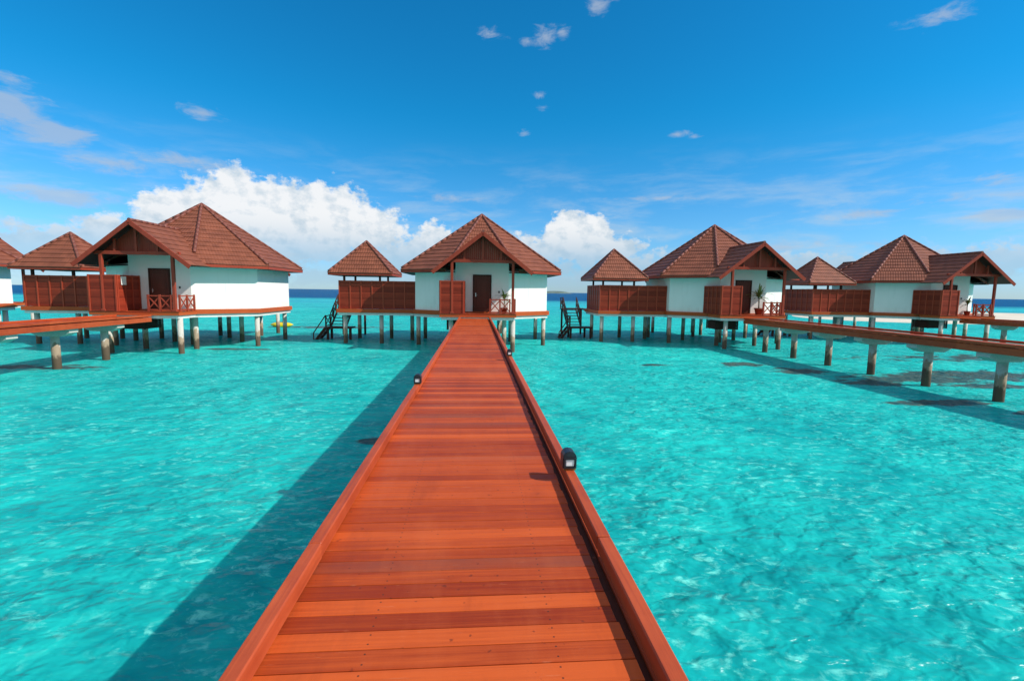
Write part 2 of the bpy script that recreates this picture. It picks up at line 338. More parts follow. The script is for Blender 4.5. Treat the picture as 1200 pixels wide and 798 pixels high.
# ------------------------------------------------------------------ mesh helpers
class MB:
    def __init__(s): s.b = bmesh.new(); s.uv = s.b.loops.layers.uv.new('UVMap')
    def face(s, pts, uvs=None, mi=0):
        f = s.b.faces.new([s.b.verts.new(q) for q in pts]); f.material_index = mi
        if uvs:
            for l, q in zip(f.loops, uvs): l[s.uv].uv = q
        return f
    def box(s, x0, x1, y0, y1, z0, z1, bev=0.0):
        v = [s.b.verts.new(q) for q in ((x0,y0,z0),(x1,y0,z0),(x1,y1,z0),(x0,y1,z0),(x0,y0,z1),(x1,y0,z1),(x1,y1,z1),(x0,y1,z1))]
        fs = [s.b.faces.new([v[i] for i in q]) for q in ((3,2,1,0),(4,5,6,7),(0,1,5,4),(1,2,6,5),(2,3,7,6),(3,0,4,7))]
        if bev: 
            es = list({e for f in fs for e in f.edges}); bmesh.ops.bevel(s.b, geom=es, offset=bev, segments=1, affect='EDGES')
        return v
    def beam(s, a, c, w, h, up=(0, 0, 1), bev=0.0):
        """box from point a to c, w wide and h high"""
        a = Vector(a); c = Vector(c); d = (c-a); L = d.length; d.normalize()
        up = Vector(up); sd = d.cross(up)
        if sd.length < 1e-4: sd = Vector((1, 0, 0))
        sd.normalize(); u = sd.cross(d)
        pts = []
        for q in (a, c):
            for (i, j) in ((-1,-1),(1,-1),(1,1),(-1,1)): pts.append(s.b.verts.new(q + sd*(i*w/2) + u*(j*h/2)))
        fs = [s.b.faces.new([pts[i] for i in q]) for q in ((0,1,2,3),(7,6,5,4),(0,4,5,1),(1,5,6,2),(2,6,7,3),(3,7,4,0))]
        if bev:
            es = list({e for f in fs for e in f.edges}); bmesh.ops.bevel(s.b, geom=es, offset=bev, segments=1, affect='EDGES')
    def prism(s, poly, z0, z1, cap=True):
        n = len(poly)
        lo = [s.b.verts.new((x, y, z0)) for x, y in poly]; hi = [s.b.verts.new((x, y, z1)) for x, y in poly]
        for i in range(n):
            j = (i+1) % n; s.b.faces.new((lo[i], lo[j], hi[j], hi[i]))
        if cap: s.b.faces.new(hi); s.b.faces.new(lo[::-1])
    def tube(s, pts, rad, seg=12, cap=True, closed=False):
        rings = []
        pts = [Vector(q) for q in pts]
        if not hasattr(rad, '__len__'): rad = [rad]*len(pts)
        for i, q in enumerate(pts):
            d = (pts[min(i+1, len(pts)-1)] - pts[max(i-1, 0)]).normalized()
            a = d.cross(Vector((0, 0, 1)))
            if a.length < 1e-3: a = Vector((1, 0, 0))
            a.normalize(); c = d.cross(a)
            rings.append([s.b.verts.new(q + (a*math.cos(2*math.pi*k/seg) + c*math.sin(2*math.pi*k/seg))*rad[i]) for k in range(seg)])
        for r0, r1 in zip(rings, rings[1:]):
            for k in range(seg):
                f = s.b.faces.new((r0[k], r0[(k+1) % seg], r1[(k+1) % seg], r1[k])); f.smooth = True
        if cap: s.b.faces.new(rings[0][::-1]); s.b.faces.new(rings[-1])
    def build(s, name, mat, parent=None):
        bmesh.ops.recalc_face_normals(s.b, faces=s.b.faces)
        me = bpy.data.meshes.new(name); s.b.to_mesh(me); s.b.free()
        for q in (mat if isinstance(mat, (list, tuple)) else (mat,)): me.materials.append(q)
        o = bpy.data.objects.new(name, me); scene.collection.objects.link(o)
        if parent: o.parent = parent
        return o
def thing(name, label, cat, loc=(0, 0, 0), group=None):
    o = bpy.data.objects.new(name, None); o.empty_display_size = .3; scene.collection.objects.link(o)
    o.location = loc; o['label'] = label; o['category'] = cat
    if group: o['group'] = group
    return o
def tag(o, label, cat, group=None):
    o['label'] = label; o['category'] = cat
    if group: o['group'] = group
    return o
def dup(root, loc, label):
    r = root.copy(); scene.collection.objects.link(r); r.location = loc; r['label'] = label
    for ch in list(root.children):
        c = ch.copy(); scene.collection.objects.link(c); c.parent = r
        for g in list(ch.children):
            d = g.copy(); scene.collection.objects.link(d); d.parent = c
    return r

# ------------------------------------------------------------------ the setting
def water():
    mb = MB(); S = 6000
    mb.face([(-S, -S, 0), (S, -S, 0), (S, S, 0), (-S, S, 0)])
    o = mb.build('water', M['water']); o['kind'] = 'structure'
water()

def mound(name, cx, cy, rx, ry, h, mat, seed, noise=.3, n=72, rings=14):
    rnd = random.Random(seed); b = bmesh.new()
    ph = [rnd.uniform(0, 6.28) for _ in range(6)]
    grid = []
    for i in range(rings+1):
        t = i/rings; row = []
        for k in range(n):
            a = 2*math.pi*k/n
            w = 1 + noise*(.5*math.sin(2*a+ph[0]) + .3*math.sin(3*a+ph[1]) + .2*math.sin(5*a+ph[2]))
            z = h*(1-t**2)*(1 + .25*math.sin(7*t+3*a+ph[3])*t) - .25*t**3
            row.append(b.verts.new((cx + rx*t*w*math.cos(a), cy + ry*t*w*math.sin(a), z)))
        grid.append(row)
    for r0, r1 in zip(grid, grid[1:]):
        for k in range(n):
            try: f = b.faces.new((r0[k], r1[k], r1[(k+1) % n], r0[(k+1) % n])); f.smooth = True
            except ValueError: pass
    bmesh.ops.remove_doubles(b, verts=b.verts, dist=1e-4)
    bmesh.ops.recalc_face_normals(b, faces=b.faces)
    me = bpy.data.meshes.new(name); b.to_mesh(me); b.free(); me.materials.append(mat)
    o = bpy.data.objects.new(name, me); scene.collection.objects.link(o); o['kind'] = 'structure'
    return o
mound('sandbank', 92, 78, 38, 30, 0.75, M['sand'], 3)
mound('island', 245, 1495, 62, 40, 7.5, M['far_green'], 5, .2)

# ------------------------------------------------------------------ jetties
JW0, JW1 = -0.92, 0.79                        # outer faces of the kerbs, local x
DECK = EYE - 1.50
def jetty(name, label, x0, y0, y1, cap_from):
    t = thing(name, label, 'jetty', (x0, 0, 0), 'timber jetties leading to the villas')
    rnd = random.Random(int(x0*10)+500)
    mb = MB(); pitch = .112; k = math.ceil(y0/pitch)
    while (k+1)*pitch < y1:
        a = k*pitch + .002; c = (k+1)*pitch - .003
        dz = rnd.uniform(-.002, .002); e0 = rnd.uniform(-.008, .008)
        mb.box(JW0+.02+e0, JW1-.125+e0, a, c, DECK-.03+dz, DECK+dz, .003); k += 1
    mb.build('deck_boards', M['deck'], t)
    for (a, c) in ((JW0, JW0+.074), (JW1-.078, JW1)):
        mb = MB(); yy = y0
        while yy < y1:                          # long lengths butted end to end
            L = min(4.2, y1-yy); jx = rnd.uniform(-.004, .004); jz = rnd.uniform(-.003, .003); mb.box(a+jx, c+jx, yy+.003, yy+L-.003, DECK+.006+jz, DECK+.096+jz, .007); yy += L
        mb.build('kerb', M['kerb'], t)
    for xb in (JW0+.03, JW1-.035):
        mb = MB(); mb.box(xb-.032, xb+.032, y0, y1, DECK-.25, DECK-.036, .004); mb.build('side_beam', M['kerb'], t)
    mb = MB()
    mb.box(JW1-.145, JW1-.069, y0, y1, DECK-.23, DECK-.05)
    for xb in (-.45, .35): mb.box(xb-.05, xb+.05, y0, y1, DECK-.24, DECK-.034)
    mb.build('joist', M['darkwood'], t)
    cx = (JW0+JW1)/2; yy = cap_from
    while yy < y1-.3:
        if yy > y0:
            mb = MB(); mb.tube([(cx, yy, -2.5), (cx, yy, .2), (cx, yy, DECK-.50)], [.152, .148, .145], 20)
            pl = mb.build('support_pile', M['pile'], t)
            mb = MB()                            # crosshead, tapered towards its ends
            z1 = DECK-.252; z0 = z1-.30; zt = z1-.15; w = .22
            prof = [(cx-.74, zt), (cx-.42, z0), (cx+.42, z0), (cx+.74, zt), (cx+.74, z1), (cx-.74, z1)]
            lo = [mb.b.verts.new((a, yy-w, c)) for a, c in prof]; hi = [mb.b.verts.new((a, yy+w, c)) for a, c in prof]
            n = len(prof)
            for i in range(n): mb.b.faces.new((lo[i], lo[(i+1) % n], hi[(i+1) % n], hi[i]))
            mb.b.faces.new(lo[::-1]); mb.b.faces.new(hi)
            mb.build('pile_cap', M['pile'], pl)
        yy += 2.6
    return t
VILLAS = [(-33.6, 30.6), (-16.75, 31.2), (0.35, 32.5), (17.4, 34.5), (35.1, 37.5)]
FRONT = -6.05                                  # local y of the front edge of the porch deck
jetty('jetty', 'long orange timber jetty running straight ahead from the viewer to the central villa', 0.0, -1.6, VILLAS[2][1]+FRONT-.01, -1.0)
jetty('jetty', 'timber jetty entering from the left edge on concrete piles', -16.95, 6.0, VILLAS[1][1]+FRONT-.01, 10.2)
jetty('jetty', 'timber jetty on T-shaped concrete piles along the right side of the lagoon', 17.45, 5.0, VILLAS[3][1]+FRONT-.01, 6.6)
jetty('jetty', 'short visible end of a timber jetty at the right edge by the sandbank', 35.15, 14.0, VILLAS[4][1]+FRONT-.01, 16.2)

# ------------------------------------------------------------------ villas
FLOOR = EYE - 1.24
ROOF_OCT = [(-2.1,-5.0), (2.1,-5.0), (4.95,-2.7), (4.95,2.7), (2.1,5.0), (-2.1,5.0), (-4.95,2.7), (-4.95,-2.7)]
WALL_OCT = [(-1.55,-4.3), (1.55,-4.3), (4.12,-2.3), (4.12,2.3), (1.55,4.3), (-1.55,4.3), (-4.12,2.3), (-4.12,-2.3)]
EAVE = EYE + 1.22; APEX = EYE + 5.0
def tiled_face(mb, A, B, C, n, D=None, first=0):
    """stepped courses on the triangle A-B-C (C the apex) or the quad A-B-C-D; A-B is the eave"""
    A, B, C = Vector(A), Vector(B), Vector(C); D = Vector(D) if D else C
    nrm = (B-A).cross(D-A).normalized()
    if nrm.z < 0: nrm = -nrm
    ed = (B-A).normalized(); sl = nrm.cross(ed)
    def at(l, t): return (A.lerp(D, t) if l else B.lerp(C, t))
    def uv(q): return ((q-A).dot(ed), abs((q-A).dot(sl)))
    for k in range(first, n):
        t0, t1 = k/n, (k+1)/n
        p0, p1 = at(1, t0)+nrm*.048, at(0, t0)+nrm*.048
        q1, q0 = at(0, t1)+nrm*.020, at(1, t1)+nrm*.020
        b0, b1 = at(1, t0)+nrm*.004, at(0, t0)+nrm*.004
        mb.face([p0, p1, q1, q0] if (q1-q0).length > 1e-4 else [p0, p1, q1], [uv(p0), uv(p1), uv(q1), uv(q0)] if (q1-q0).length > 1e-4 else [uv(p0), uv(p1), uv(q1)])
        mb.face([b0, b1, p1, p0], [uv(b0), uv(b1), uv(p1), uv(p0)])
def caps(mb, a, c, seg=.42, rad=.08):
    a = Vector(a); c = Vector(c); L = (c-a).length; n = max(1, int(L/seg)); d = (c-a)/n
    for k in range(n):
        q = a + d*k; mb.tube([q, q+d*1.04], [rad*1.05, rad*.97], 10)
def roof_h(x, y):
    """height of the main roof over local x, y"""
    best = APEX
    n = len(ROOF_OCT)
    for i in range(n):
        a, c = ROOF_OCT[i], ROOF_OCT[(i+1) % n]
        A = Vector((*a, EAVE)); B = Vector((*c, EAVE)); C = Vector((0, 0, APEX)); nr = (B-A).cross(C-A)
        best = min(best, A.z - (nr.x*(x-A.x) + nr.y*(y-A.y))/nr.z)
    return best
P_RIDGE = EYE + 3.16; P_EAVE = EYE + 1.06; P_HW = 2.68; P_FRONT = -6.35
def porch_roof(parent, sgn):
    """gabled roof running into the main roof; sgn -1 front, +1 rear"""
    y0 = sgn*abs(P_FRONT); mb = MB(); n = 8
    for sx in (-1, 1):
        def meet(x, z):
            y = y0
            for _ in range(400):
                y -= sgn*.02
                if roof_h(x, y) > z + .05 or abs(y) < .3: break
            return y - sgn*.22
        nrm = Vector((sx*(P_RIDGE-P_EAVE), 0, P_HW)).normalized()
        for k in range(n):
            t0, t1 = k/n, (k+1)/n
            xa, za = sx*P_HW*(1-t0), P_EAVE + (P_RIDGE-P_EAVE)*t0
            xb, zb = sx*P_HW*(1-t1), P_EAVE + (P_RIDGE-P_EAVE)*t1
            ya, yb = meet(xa, za), meet(xb, zb)
            if k == 0: ya = min(ya, -4.2, key=abs) if False else ya
            up0 = nrm*.048; up1 = nrm*.02; lo = nrm*.004
            A0, A1 = Vector((xa, y0, za)), Vector((xa, ya, za)); B0, B1 = Vector((xb, y0, zb)), Vector((xb, yb, zb))
            L0 = (za-P_EAVE)/.617; L1 = (zb-P_EAVE)/.617
            mb.face([A0+up0, A1+up0, B1+up1, B0+up1], [(0, L0), (abs(ya-y0), L0), (abs(yb-y0), L1), (0, L1)])
            mb.face([A0+lo, A1+lo, A1+up0, A0+up0], [(0, L0), (abs(ya-y0), L0), (abs(ya-y0), L0), (0, L0)])
            mb.face([A0+lo, B0+lo, B0+up1, A0+up0], [(0, L0), (0, L1), (0, L1), (0, L0)])
    r = mb.build('porch_roof', M['tile'], parent)
    mb = MB(); caps(mb, (0, y0, P_RIDGE+.045), (0, sgn*2.45, P_RIDGE+.045)); mb.build('ridge_tiles', M['ridge'], r)
    mb = MB()                                     # underside boarding
    for sx in (-1, 1):
        a = (sx*(P_HW-.01), y0+(-sgn)*.03, P_EAVE-.02); c = (0, y0+(-sgn)*.03, P_RIDGE-.02)
        d = (0, -sgn*3.4, 0); e = (0, -sgn*2.2, 0)
        mb.face([a, c, (c[0], -sgn*(-4.0)*1.0, c[2]), (a[0], sgn*4.6, a[2])])
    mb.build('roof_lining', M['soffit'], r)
    for sx in (-1, 1):                            # barge boards along the gable, fascia at the eaves
        mb = MB(); yb = y0 + sgn*.02
        mb.beam((sx*(P_HW+.04), yb, P_EAVE-.085), (0, yb, P_RIDGE-.06), .045, .20, up=(-sx*.6, 0, .8))
        mb.build('barge_board', M['frame'], r)
    return r

def slat_panel(mb, x0, x1, z0, z1, y, axis='x', stiles=None, thick=.03):
    """louvred fence: horizontal slats between vertical stiles"""
    def bx(a, c, d0, d1, e0, e1):
        if axis == 'x': mb.box(a, c, y+d0, y+d1, e0, e1)
        else: mb.box(y+d0, y+d1, a, c, e0, e1)
    n = max(1, round((z1-z0)/.085)); h = (z1-z0)/n; z = z0
    for _ in range(n):
        bx(x0, x1, -.012, .012, z+.004, z+h-.006); bx(x0, x1, -.0, .010, z+h-.02, z+h+.02); z += h
    f0 = len(mb.b.faces); mb.b.faces.ensure_lookup_table()
    bx(x0, x1, -.026, .026, z1-.01, z1+.05)
    n = stiles or max(1, round((x1-x0)/.62))
    for k in range(n+1):
        xx = x0 + (x1-x0)*k/n; bx(xx-.034, xx+.034, -thick-.012, thick+.012, z0-.02, z1+.055)
    mb.b.faces.ensure_lookup_table()
    for f in list(mb.b.faces)[f0:]: f.material_index = 1

def railing(mb, a, c, z, panels=1, h=.78):
    """crossed-timber balustrade from a to c"""
    a = Vector((*a, z)); c = Vector((*c, z)); d = (c-a)/panels; up = Vector((0, 0, 1))
    for k in range(panels+1):
        q = a + d*k; mb.box(q.x-.04, q.x+.04, q.y-.04, q.y+.04, z, z+h+.06)
    mb.beam(a+up*h, c+up*h, .05, .06); mb.beam(a+up*.09, c+up*.09, .05, .06)
    for k in range(panels):
        q0 = a+d*k; q1 = q0+d
        mb.beam(q0+up*.12, q1+up*(h-.03), .035, .05); mb.beam(q0+up*(h-.03), q1+up*.12, .037, .05)

def grow(poly, d):
    """offset a convex polygon outwards"""
    out = []; n = len(poly)
    for i in range(n):
        p0, p1, p2 = (Vector(poly[j % n]) for j in (i-1, i, i+1))
        n1 = Vector(((p1-p0).y, -(p1-p0).x)).normalized(); n2 = Vector(((p2-p1).y, -(p2-p1).x)).normalized()
        b = (n1+n2); b /= b.dot(n1); q = p1 + b*d; out.append((q.x, q.y))
    return out

GAZ = (-7.5, -0.2)
def make_villa(label, loc):
    t = thing('villa', label, 'villa', loc, 'overwater villas in a row')
    # walls: rendered octagon, with panel joints
    mb = MB(); mb.prism(WALL_OCT, FLOOR+.02, EAVE-.02)
    kk = (P_RIDGE-P_EAVE)/P_HW
    for sg in (-1, 1):                                # gable walls under the porch roofs
        ya, yb = sg*4.3, sg*3.9
        prof = [(-1.55, EAVE-.02), (1.55, EAVE-.02), (1.55, P_RIDGE-1.55*kk-.10), (0, P_RIDGE-.10), (-1.55, P_RIDGE-1.55*kk-.10)]
        lo = [mb.b.verts.new((x, ya, z)) for x, z in prof]; hi = [mb.b.verts.new((x, yb, z)) for x, z in prof]
        for i in range(5): mb.b.faces.new((lo[i], lo[(i+1) % 5], hi[(i+1) % 5], hi[i]))
        mb.b.faces.new(lo); mb.b.faces.new(hi[::-1])
    n = len(WALL_OCT)
    for i in range(n):
        a, c = Vector((*WALL_OCT[i], 0)), Vector((*WALL_OCT[(i+1) % n], 0))
        if i in (0, 4): continue
        for f in (.5,):
            q = a.lerp(c, f); nn = Vector(((c-a).y, -(c-a).x, 0)).normalized()
            mb.beam(q+nn*.003+Vector((0, 0, FLOOR+.03)), q+nn*.003+Vector((0, 0, EAVE-.05)), .022, .012, up=nn)
    mb.build('wall', M['wall'], t)
    # roof
    mb = MB(); n = 8; top = (0, 0, APEX)
    for i in range(n):
        a, c = ROOF_OCT[i], ROOF_OCT[(i+1) % n]
        tiled_face(mb, (*a, EAVE), (*c, EAVE), top, 15, None, 3 if i in (0, 4) else 0)
    rf = mb.build('roof', M['tile'], t)
    mb = MB()
    for a in ROOF_OCT:
        f = .14 if abs(a[0]) < 3 else .012
        caps(mb, (a[0]*(1-f), a[1]*(1-f), EAVE+.075+(APEX-EAVE)*f), (0, 0, APEX+.05))
    mb.build('hip_tiles', M['ridge'], rf)
    for side in ((1, 2, 3), (5, 6, 7)):
        mb = MB()
        for i in side:
            a, c = ROOF_OCT[i], ROOF_OCT[(i+1) % n]
            mb.beam((a[0]*.995, a[1]*.995, EAVE-.075), (c[0]*.995, c[1]*.995, EAVE-.075), .04, .15)
        mb.build('fascia', M['frame'], rf)
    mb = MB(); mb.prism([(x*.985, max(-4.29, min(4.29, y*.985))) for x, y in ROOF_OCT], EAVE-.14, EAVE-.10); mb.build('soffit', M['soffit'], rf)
    porch_roof(t, -1); porch_roof(t, 1)
    # porch framing
    zb = EYE + 1.55
    for sgn in (-1, 1):
        yb = sgn*5.95
        mb = MB(); mb.box(-2.05, 2.05, yb-.06, yb+.06, zb, zb+.17, .008); mb.build('porch_beam', M['frame'], t)
        for xs in (-1.0, 0, 1.0):
            zt = P_RIDGE - abs(xs)*(P_RIDGE-P_EAVE)/P_HW - .06
            mb = MB(); mb.box(xs-.05, xs+.05, yb-.04, yb+.04, zb+.172, zt); mb.build('gable_strut', M['frame'], t)
        yy = sgn*5.72                                # boarded gable, set back behind the struts
        mb = MB(); k = (P_RIDGE-P_EAVE)/P_HW; z_at = lambda x: P_RIDGE - abs(x)*k - .05
        xs = -1.98
        while xs < 1.9:
            x1 = xs+.112; z1 = min(z_at(xs), z_at(x1)); z0 = zb+.02
            if z1 > z0 + .05: mb.box(xs+.002, x1-.002, yy-.012, yy+.012, z0, z1)
            xs = x1
        mb.build('gable_boards', M['frame'], t)
        for xp in (-1.68, 1.68):
            mb = MB(); mb.box(xp-.07, xp+.07, yb-.07, yb+.07, FLOOR+.002, zb-.002, .01)
            mb.box(xp-.10, xp+.10, yb-.10, yb+.10, FLOOR+.003, FLOOR+.10, .01)
            mb.build('porch_post', M['frame'], t)
        for xp in (-1.68, 1.68):                    # plates running back to the wall
            mb = MB(); mb.box(xp-.05, xp+.05, min(yb, sgn*3.9)+.08, max(yb, sgn*3.9)-.08, zb+.01, zb+.15); mb.build('porch_plate', M['darkwood'], t)
    # front door
    mb = MB(); mb.box(-.46, .46, -4.345, -4.305, FLOOR+.03, FLOOR+2.12, .004)
    for zz0, zz1 in ((.25, .95), (1.10, 1.95)): mb.box(-.33, .33, -4.358, -4.343, FLOOR+zz0, FLOOR+zz1, .012)
    d = mb.build('door', M['door'], t)
    mb = MB(); mb.box(-.54, -.462, -4.37, -4.30, FLOOR+.02, FLOOR+2.2); mb.box(.462, .54, -4.37, -4.30, FLOOR+.02, FLOOR+2.2); mb.box(-.46, .46, -4.37, -4.30, FLOOR+2.122, FLOOR+2.2)
    mb.build('door_frame', M['darkwood'], d)
    mb = MB(); mb.box(-.40, -.355, -4.37, -4.346, FLOOR+.92, FLOOR+1.14, .006); mb.tube([(-.377, -4.37, FLOOR+1.03), (-.377, -4.41, FLOOR+1.03), (-.27, -4.415, FLOOR+1.03)], .012, 8)
    mb.build('door_handle', M['steel'], d)
    mb = MB(); mb.box(.95, 1.03, -4.335, -4.302, FLOOR+1.15, FLOOR+1.27, .006); mb.build('wall_switch', M['black_rubber'], t)
    # platform: timber floor edge above a white ring beam
    oct2 = grow(WALL_OCT, .16)
    mb = MB(); mb.prism(oct2, FLOOR-.20, FLOOR+.05); mb.build('floor_band', M['fascia'], t)
    mb = MB(); mb.prism(grow(WALL_OCT, .06), FLOOR-.38, FLOOR-.203); mb.build('ring_beam', M['white_beam'], t)
    for sgn in (-1, 1):
        y0, y1 = (FRONT, -4.463) if sgn < 0 else (4.463, 7.0)
        mb = MB(); k = math.floor(y0/.112)
        while (k+1)*.112 < y1:
            a = max(y0, k*.112)+.002; mb.box(-2.38, 1.90, a, (k+1)*.112-.002, FLOOR-.03, FLOOR-.001); k += 1
        mb.build('porch_floor', M['deck'], t)
        mb = MB(); mb.box(-2.36, 1.88, y0+.02, y1, FLOOR-.20, FLOOR-.033); mb.build('porch_edge', M['fascia'], t)
        mb = MB(); mb.box(-2.28, 1.80, y0+.10, y1, FLOOR-.36, FLOOR-.203); mb.build('porch_beam_below', M['white_beam'], t)
    mb = MB(); mb.box(-9.0, -4.285, -2.05, 2.2, FLOOR-.20, FLOOR+.03); mb.build('floor_band', M['fascia'], t)
    mb = MB(); mb.box(-8.9, -4.187, -1.95, 2.1, FLOOR-.36, FLOOR-.203); mb.build('ring_beam', M['white_beam'], t)
    # railings at the right of the porch
    mb = MB(); railing(mb, (.42, -5.97), (1.52, -5.97), FLOOR, 2); mb.build('railing', M['frame'], t)
    mb = MB(); railing(mb, (1.82, -5.80), (1.82, -4.55), FLOOR, 2); mb.build('railing', M['frame'], t)
    # piles
    for (x, y) in ((-1.75,-5.6), (1.72,-5.7), (-1.3,-3.7), (1.35,-3.7), (3.95,-2.15), (-3.95,-2.15), (3.95,1.9), (-3.95,1.9), (1.4,4.2), (-1.4,4.2),
                   (0,-1.6), (-2.0,0), (2.0,.1), (0,2.6), (1.7,6.4), (-1.9,6.4), (-8.6,-1.55), (-6.35,-1.55), (-8.5,1.75), (-6.3,1.75), (-4.7,.6)):
        mb = MB(); q = .132; mb.tube([(x, y, -2.5), (x, y, FLOOR-.362)], q, 14); mb.build('support_pile', M['pile'], t)
    # slatted service box slung below the porch
    mb = MB()
    for k in range(6):
        z0 = FLOOR-.98+k*.095
        mb.box(-2.0, -.55, -4.9, -4.87, z0, z0+.075); mb.box(-2.0, -.55, -3.63, -3.60, z0, z0+.075)
        mb.box(-2.03, -2.0, -4.9, -3.6, z0, z0+.075); mb.box(-.55, -.52, -4.9, -3.6, z0, z0+.075)
    for x in (-2.0, -.55):
        for y in (-4.86, -3.64): mb.box(x-.03, x+.03, y-.02, y+.02, FLOOR-1.0, FLOOR-.37)
    mb.box(-1.9, -.65, -4.80, -3.7, FLOOR-.97, FLOOR-.42)
    mb.build('service_box', M['darkwood'], t)
    return t

def make_pavilion(label, loc):
    t = thing('pavilion', label, 'pavilion', (loc[0]+GAZ[0], loc[1]+GAZ[1], 0), 'open pavilions beside the villas')
    s = 1.95; ze = EYE+1.0; za = EYE+3.08; cs = [(-s,-s), (s,-s), (s,s), (-s,s)]
    mb = MB()
    for i in range(4): tiled_face(mb, (*cs[i], ze), (*cs[(i+1) % 4], ze), (0, 0, za), 8)
    rf = mb.build('roof', M['tile'], t)
    mb = MB()
    for a in cs: caps(mb, (a[0]*.98, a[1]*.98, ze+.09), (0, 0, za+.05), .34, .075)
    mb.build('hip_tiles', M['ridge'], rf)
    mb = MB()
    for i in range(4): mb.beam((cs[i][0]*.99, cs[i][1]*.99, ze-.065), (cs[(i+1) % 4][0]*.99, cs[(i+1) % 4][1]*.99, ze-.065), .04, .13)
    mb.build('fascia', M['frame'], rf)
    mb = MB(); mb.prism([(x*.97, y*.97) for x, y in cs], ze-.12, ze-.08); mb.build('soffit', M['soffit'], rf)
    for (x, y) in ((-1.1, -1.4), (1.1, -1.4), (-1.1, 1.4), (1.1, 1.4)):
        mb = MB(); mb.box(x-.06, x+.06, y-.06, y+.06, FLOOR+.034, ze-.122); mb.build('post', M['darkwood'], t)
    return t

def make_fence(label, loc):
    t = thing('privacy_fence', label, 'fence', (loc[0], loc[1], 0), 'slatted fences around the pavilions')
    z0, z1 = FLOOR+.05, EYE+.50
    mb = MB(); slat_panel(mb, -8.85, -4.16, z0, z1, -1.86, 'x', 7); mb.build('front_panel', (M['fence'], M['stile']), t)
    mb = MB(); slat_panel(mb, -1.80, 1.9, z0, z1, -8.84, 'y', 6); mb.build('side_panel', (M['fence_side'], M['stile']), t)
    return t
def make_screen(label, loc):
    t = thing('porch_screen', label, 'screen', (loc[0], loc[1], 0), 'slatted screens beside the porches')
    z0, z1 = FLOOR+.02, EYE+.50
    mb = MB(); slat_panel(mb, -2.30, -1.05, z0, z1, -5.99, 'x', 2); mb.build('front_panel', (M['fence'], M['stile']), t)
    mb = MB(); slat_panel(mb, -5.94, -3.80, FLOOR+.02, z1, -2.33, 'y', 4); mb.build('side_panel', (M['fence_side'], M['stile']), t)
    mb = MB(); slat_panel(mb, -5.94, -4.37, FLOOR+.02, z1, -1.02, 'y', 3); mb.build('return_panel', (M['fence_side'], M['stile']), t)
    return t
def make_stairs(label, loc):
    t = thing('water_stairs', label, 'stairs', (loc[0], loc[1], 0), 'timber stairs going down to the water')
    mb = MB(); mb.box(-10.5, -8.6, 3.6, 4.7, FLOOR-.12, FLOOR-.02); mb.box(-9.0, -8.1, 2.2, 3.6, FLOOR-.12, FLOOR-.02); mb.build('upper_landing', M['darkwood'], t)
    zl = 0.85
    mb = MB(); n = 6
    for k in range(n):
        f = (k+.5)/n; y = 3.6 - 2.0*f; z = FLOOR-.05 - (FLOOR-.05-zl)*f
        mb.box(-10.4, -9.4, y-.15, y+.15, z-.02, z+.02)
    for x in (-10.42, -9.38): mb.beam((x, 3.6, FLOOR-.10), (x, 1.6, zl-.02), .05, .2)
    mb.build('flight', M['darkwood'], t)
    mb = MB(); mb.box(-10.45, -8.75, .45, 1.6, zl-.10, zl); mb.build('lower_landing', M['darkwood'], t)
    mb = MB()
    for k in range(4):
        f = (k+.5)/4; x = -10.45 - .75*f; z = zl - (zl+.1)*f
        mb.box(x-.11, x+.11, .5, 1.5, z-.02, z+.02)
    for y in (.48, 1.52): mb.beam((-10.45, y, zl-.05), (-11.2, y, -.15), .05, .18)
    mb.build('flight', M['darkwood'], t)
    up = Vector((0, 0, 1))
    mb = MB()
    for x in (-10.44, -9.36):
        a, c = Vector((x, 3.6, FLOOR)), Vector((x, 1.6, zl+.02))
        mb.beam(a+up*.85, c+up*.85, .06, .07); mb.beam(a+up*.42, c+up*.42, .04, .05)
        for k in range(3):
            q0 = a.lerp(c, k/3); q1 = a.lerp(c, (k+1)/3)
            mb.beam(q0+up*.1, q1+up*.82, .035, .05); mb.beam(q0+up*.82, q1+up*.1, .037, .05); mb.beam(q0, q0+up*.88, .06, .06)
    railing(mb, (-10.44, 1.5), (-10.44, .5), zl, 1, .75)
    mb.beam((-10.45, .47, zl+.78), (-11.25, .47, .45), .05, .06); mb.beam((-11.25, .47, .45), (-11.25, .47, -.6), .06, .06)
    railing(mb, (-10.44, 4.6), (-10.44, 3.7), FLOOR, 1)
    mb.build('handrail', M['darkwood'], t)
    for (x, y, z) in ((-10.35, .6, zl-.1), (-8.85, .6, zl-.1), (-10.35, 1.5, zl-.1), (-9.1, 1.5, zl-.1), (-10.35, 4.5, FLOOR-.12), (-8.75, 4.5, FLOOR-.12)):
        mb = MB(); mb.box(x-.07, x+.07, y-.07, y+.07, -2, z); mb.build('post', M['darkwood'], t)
    return t
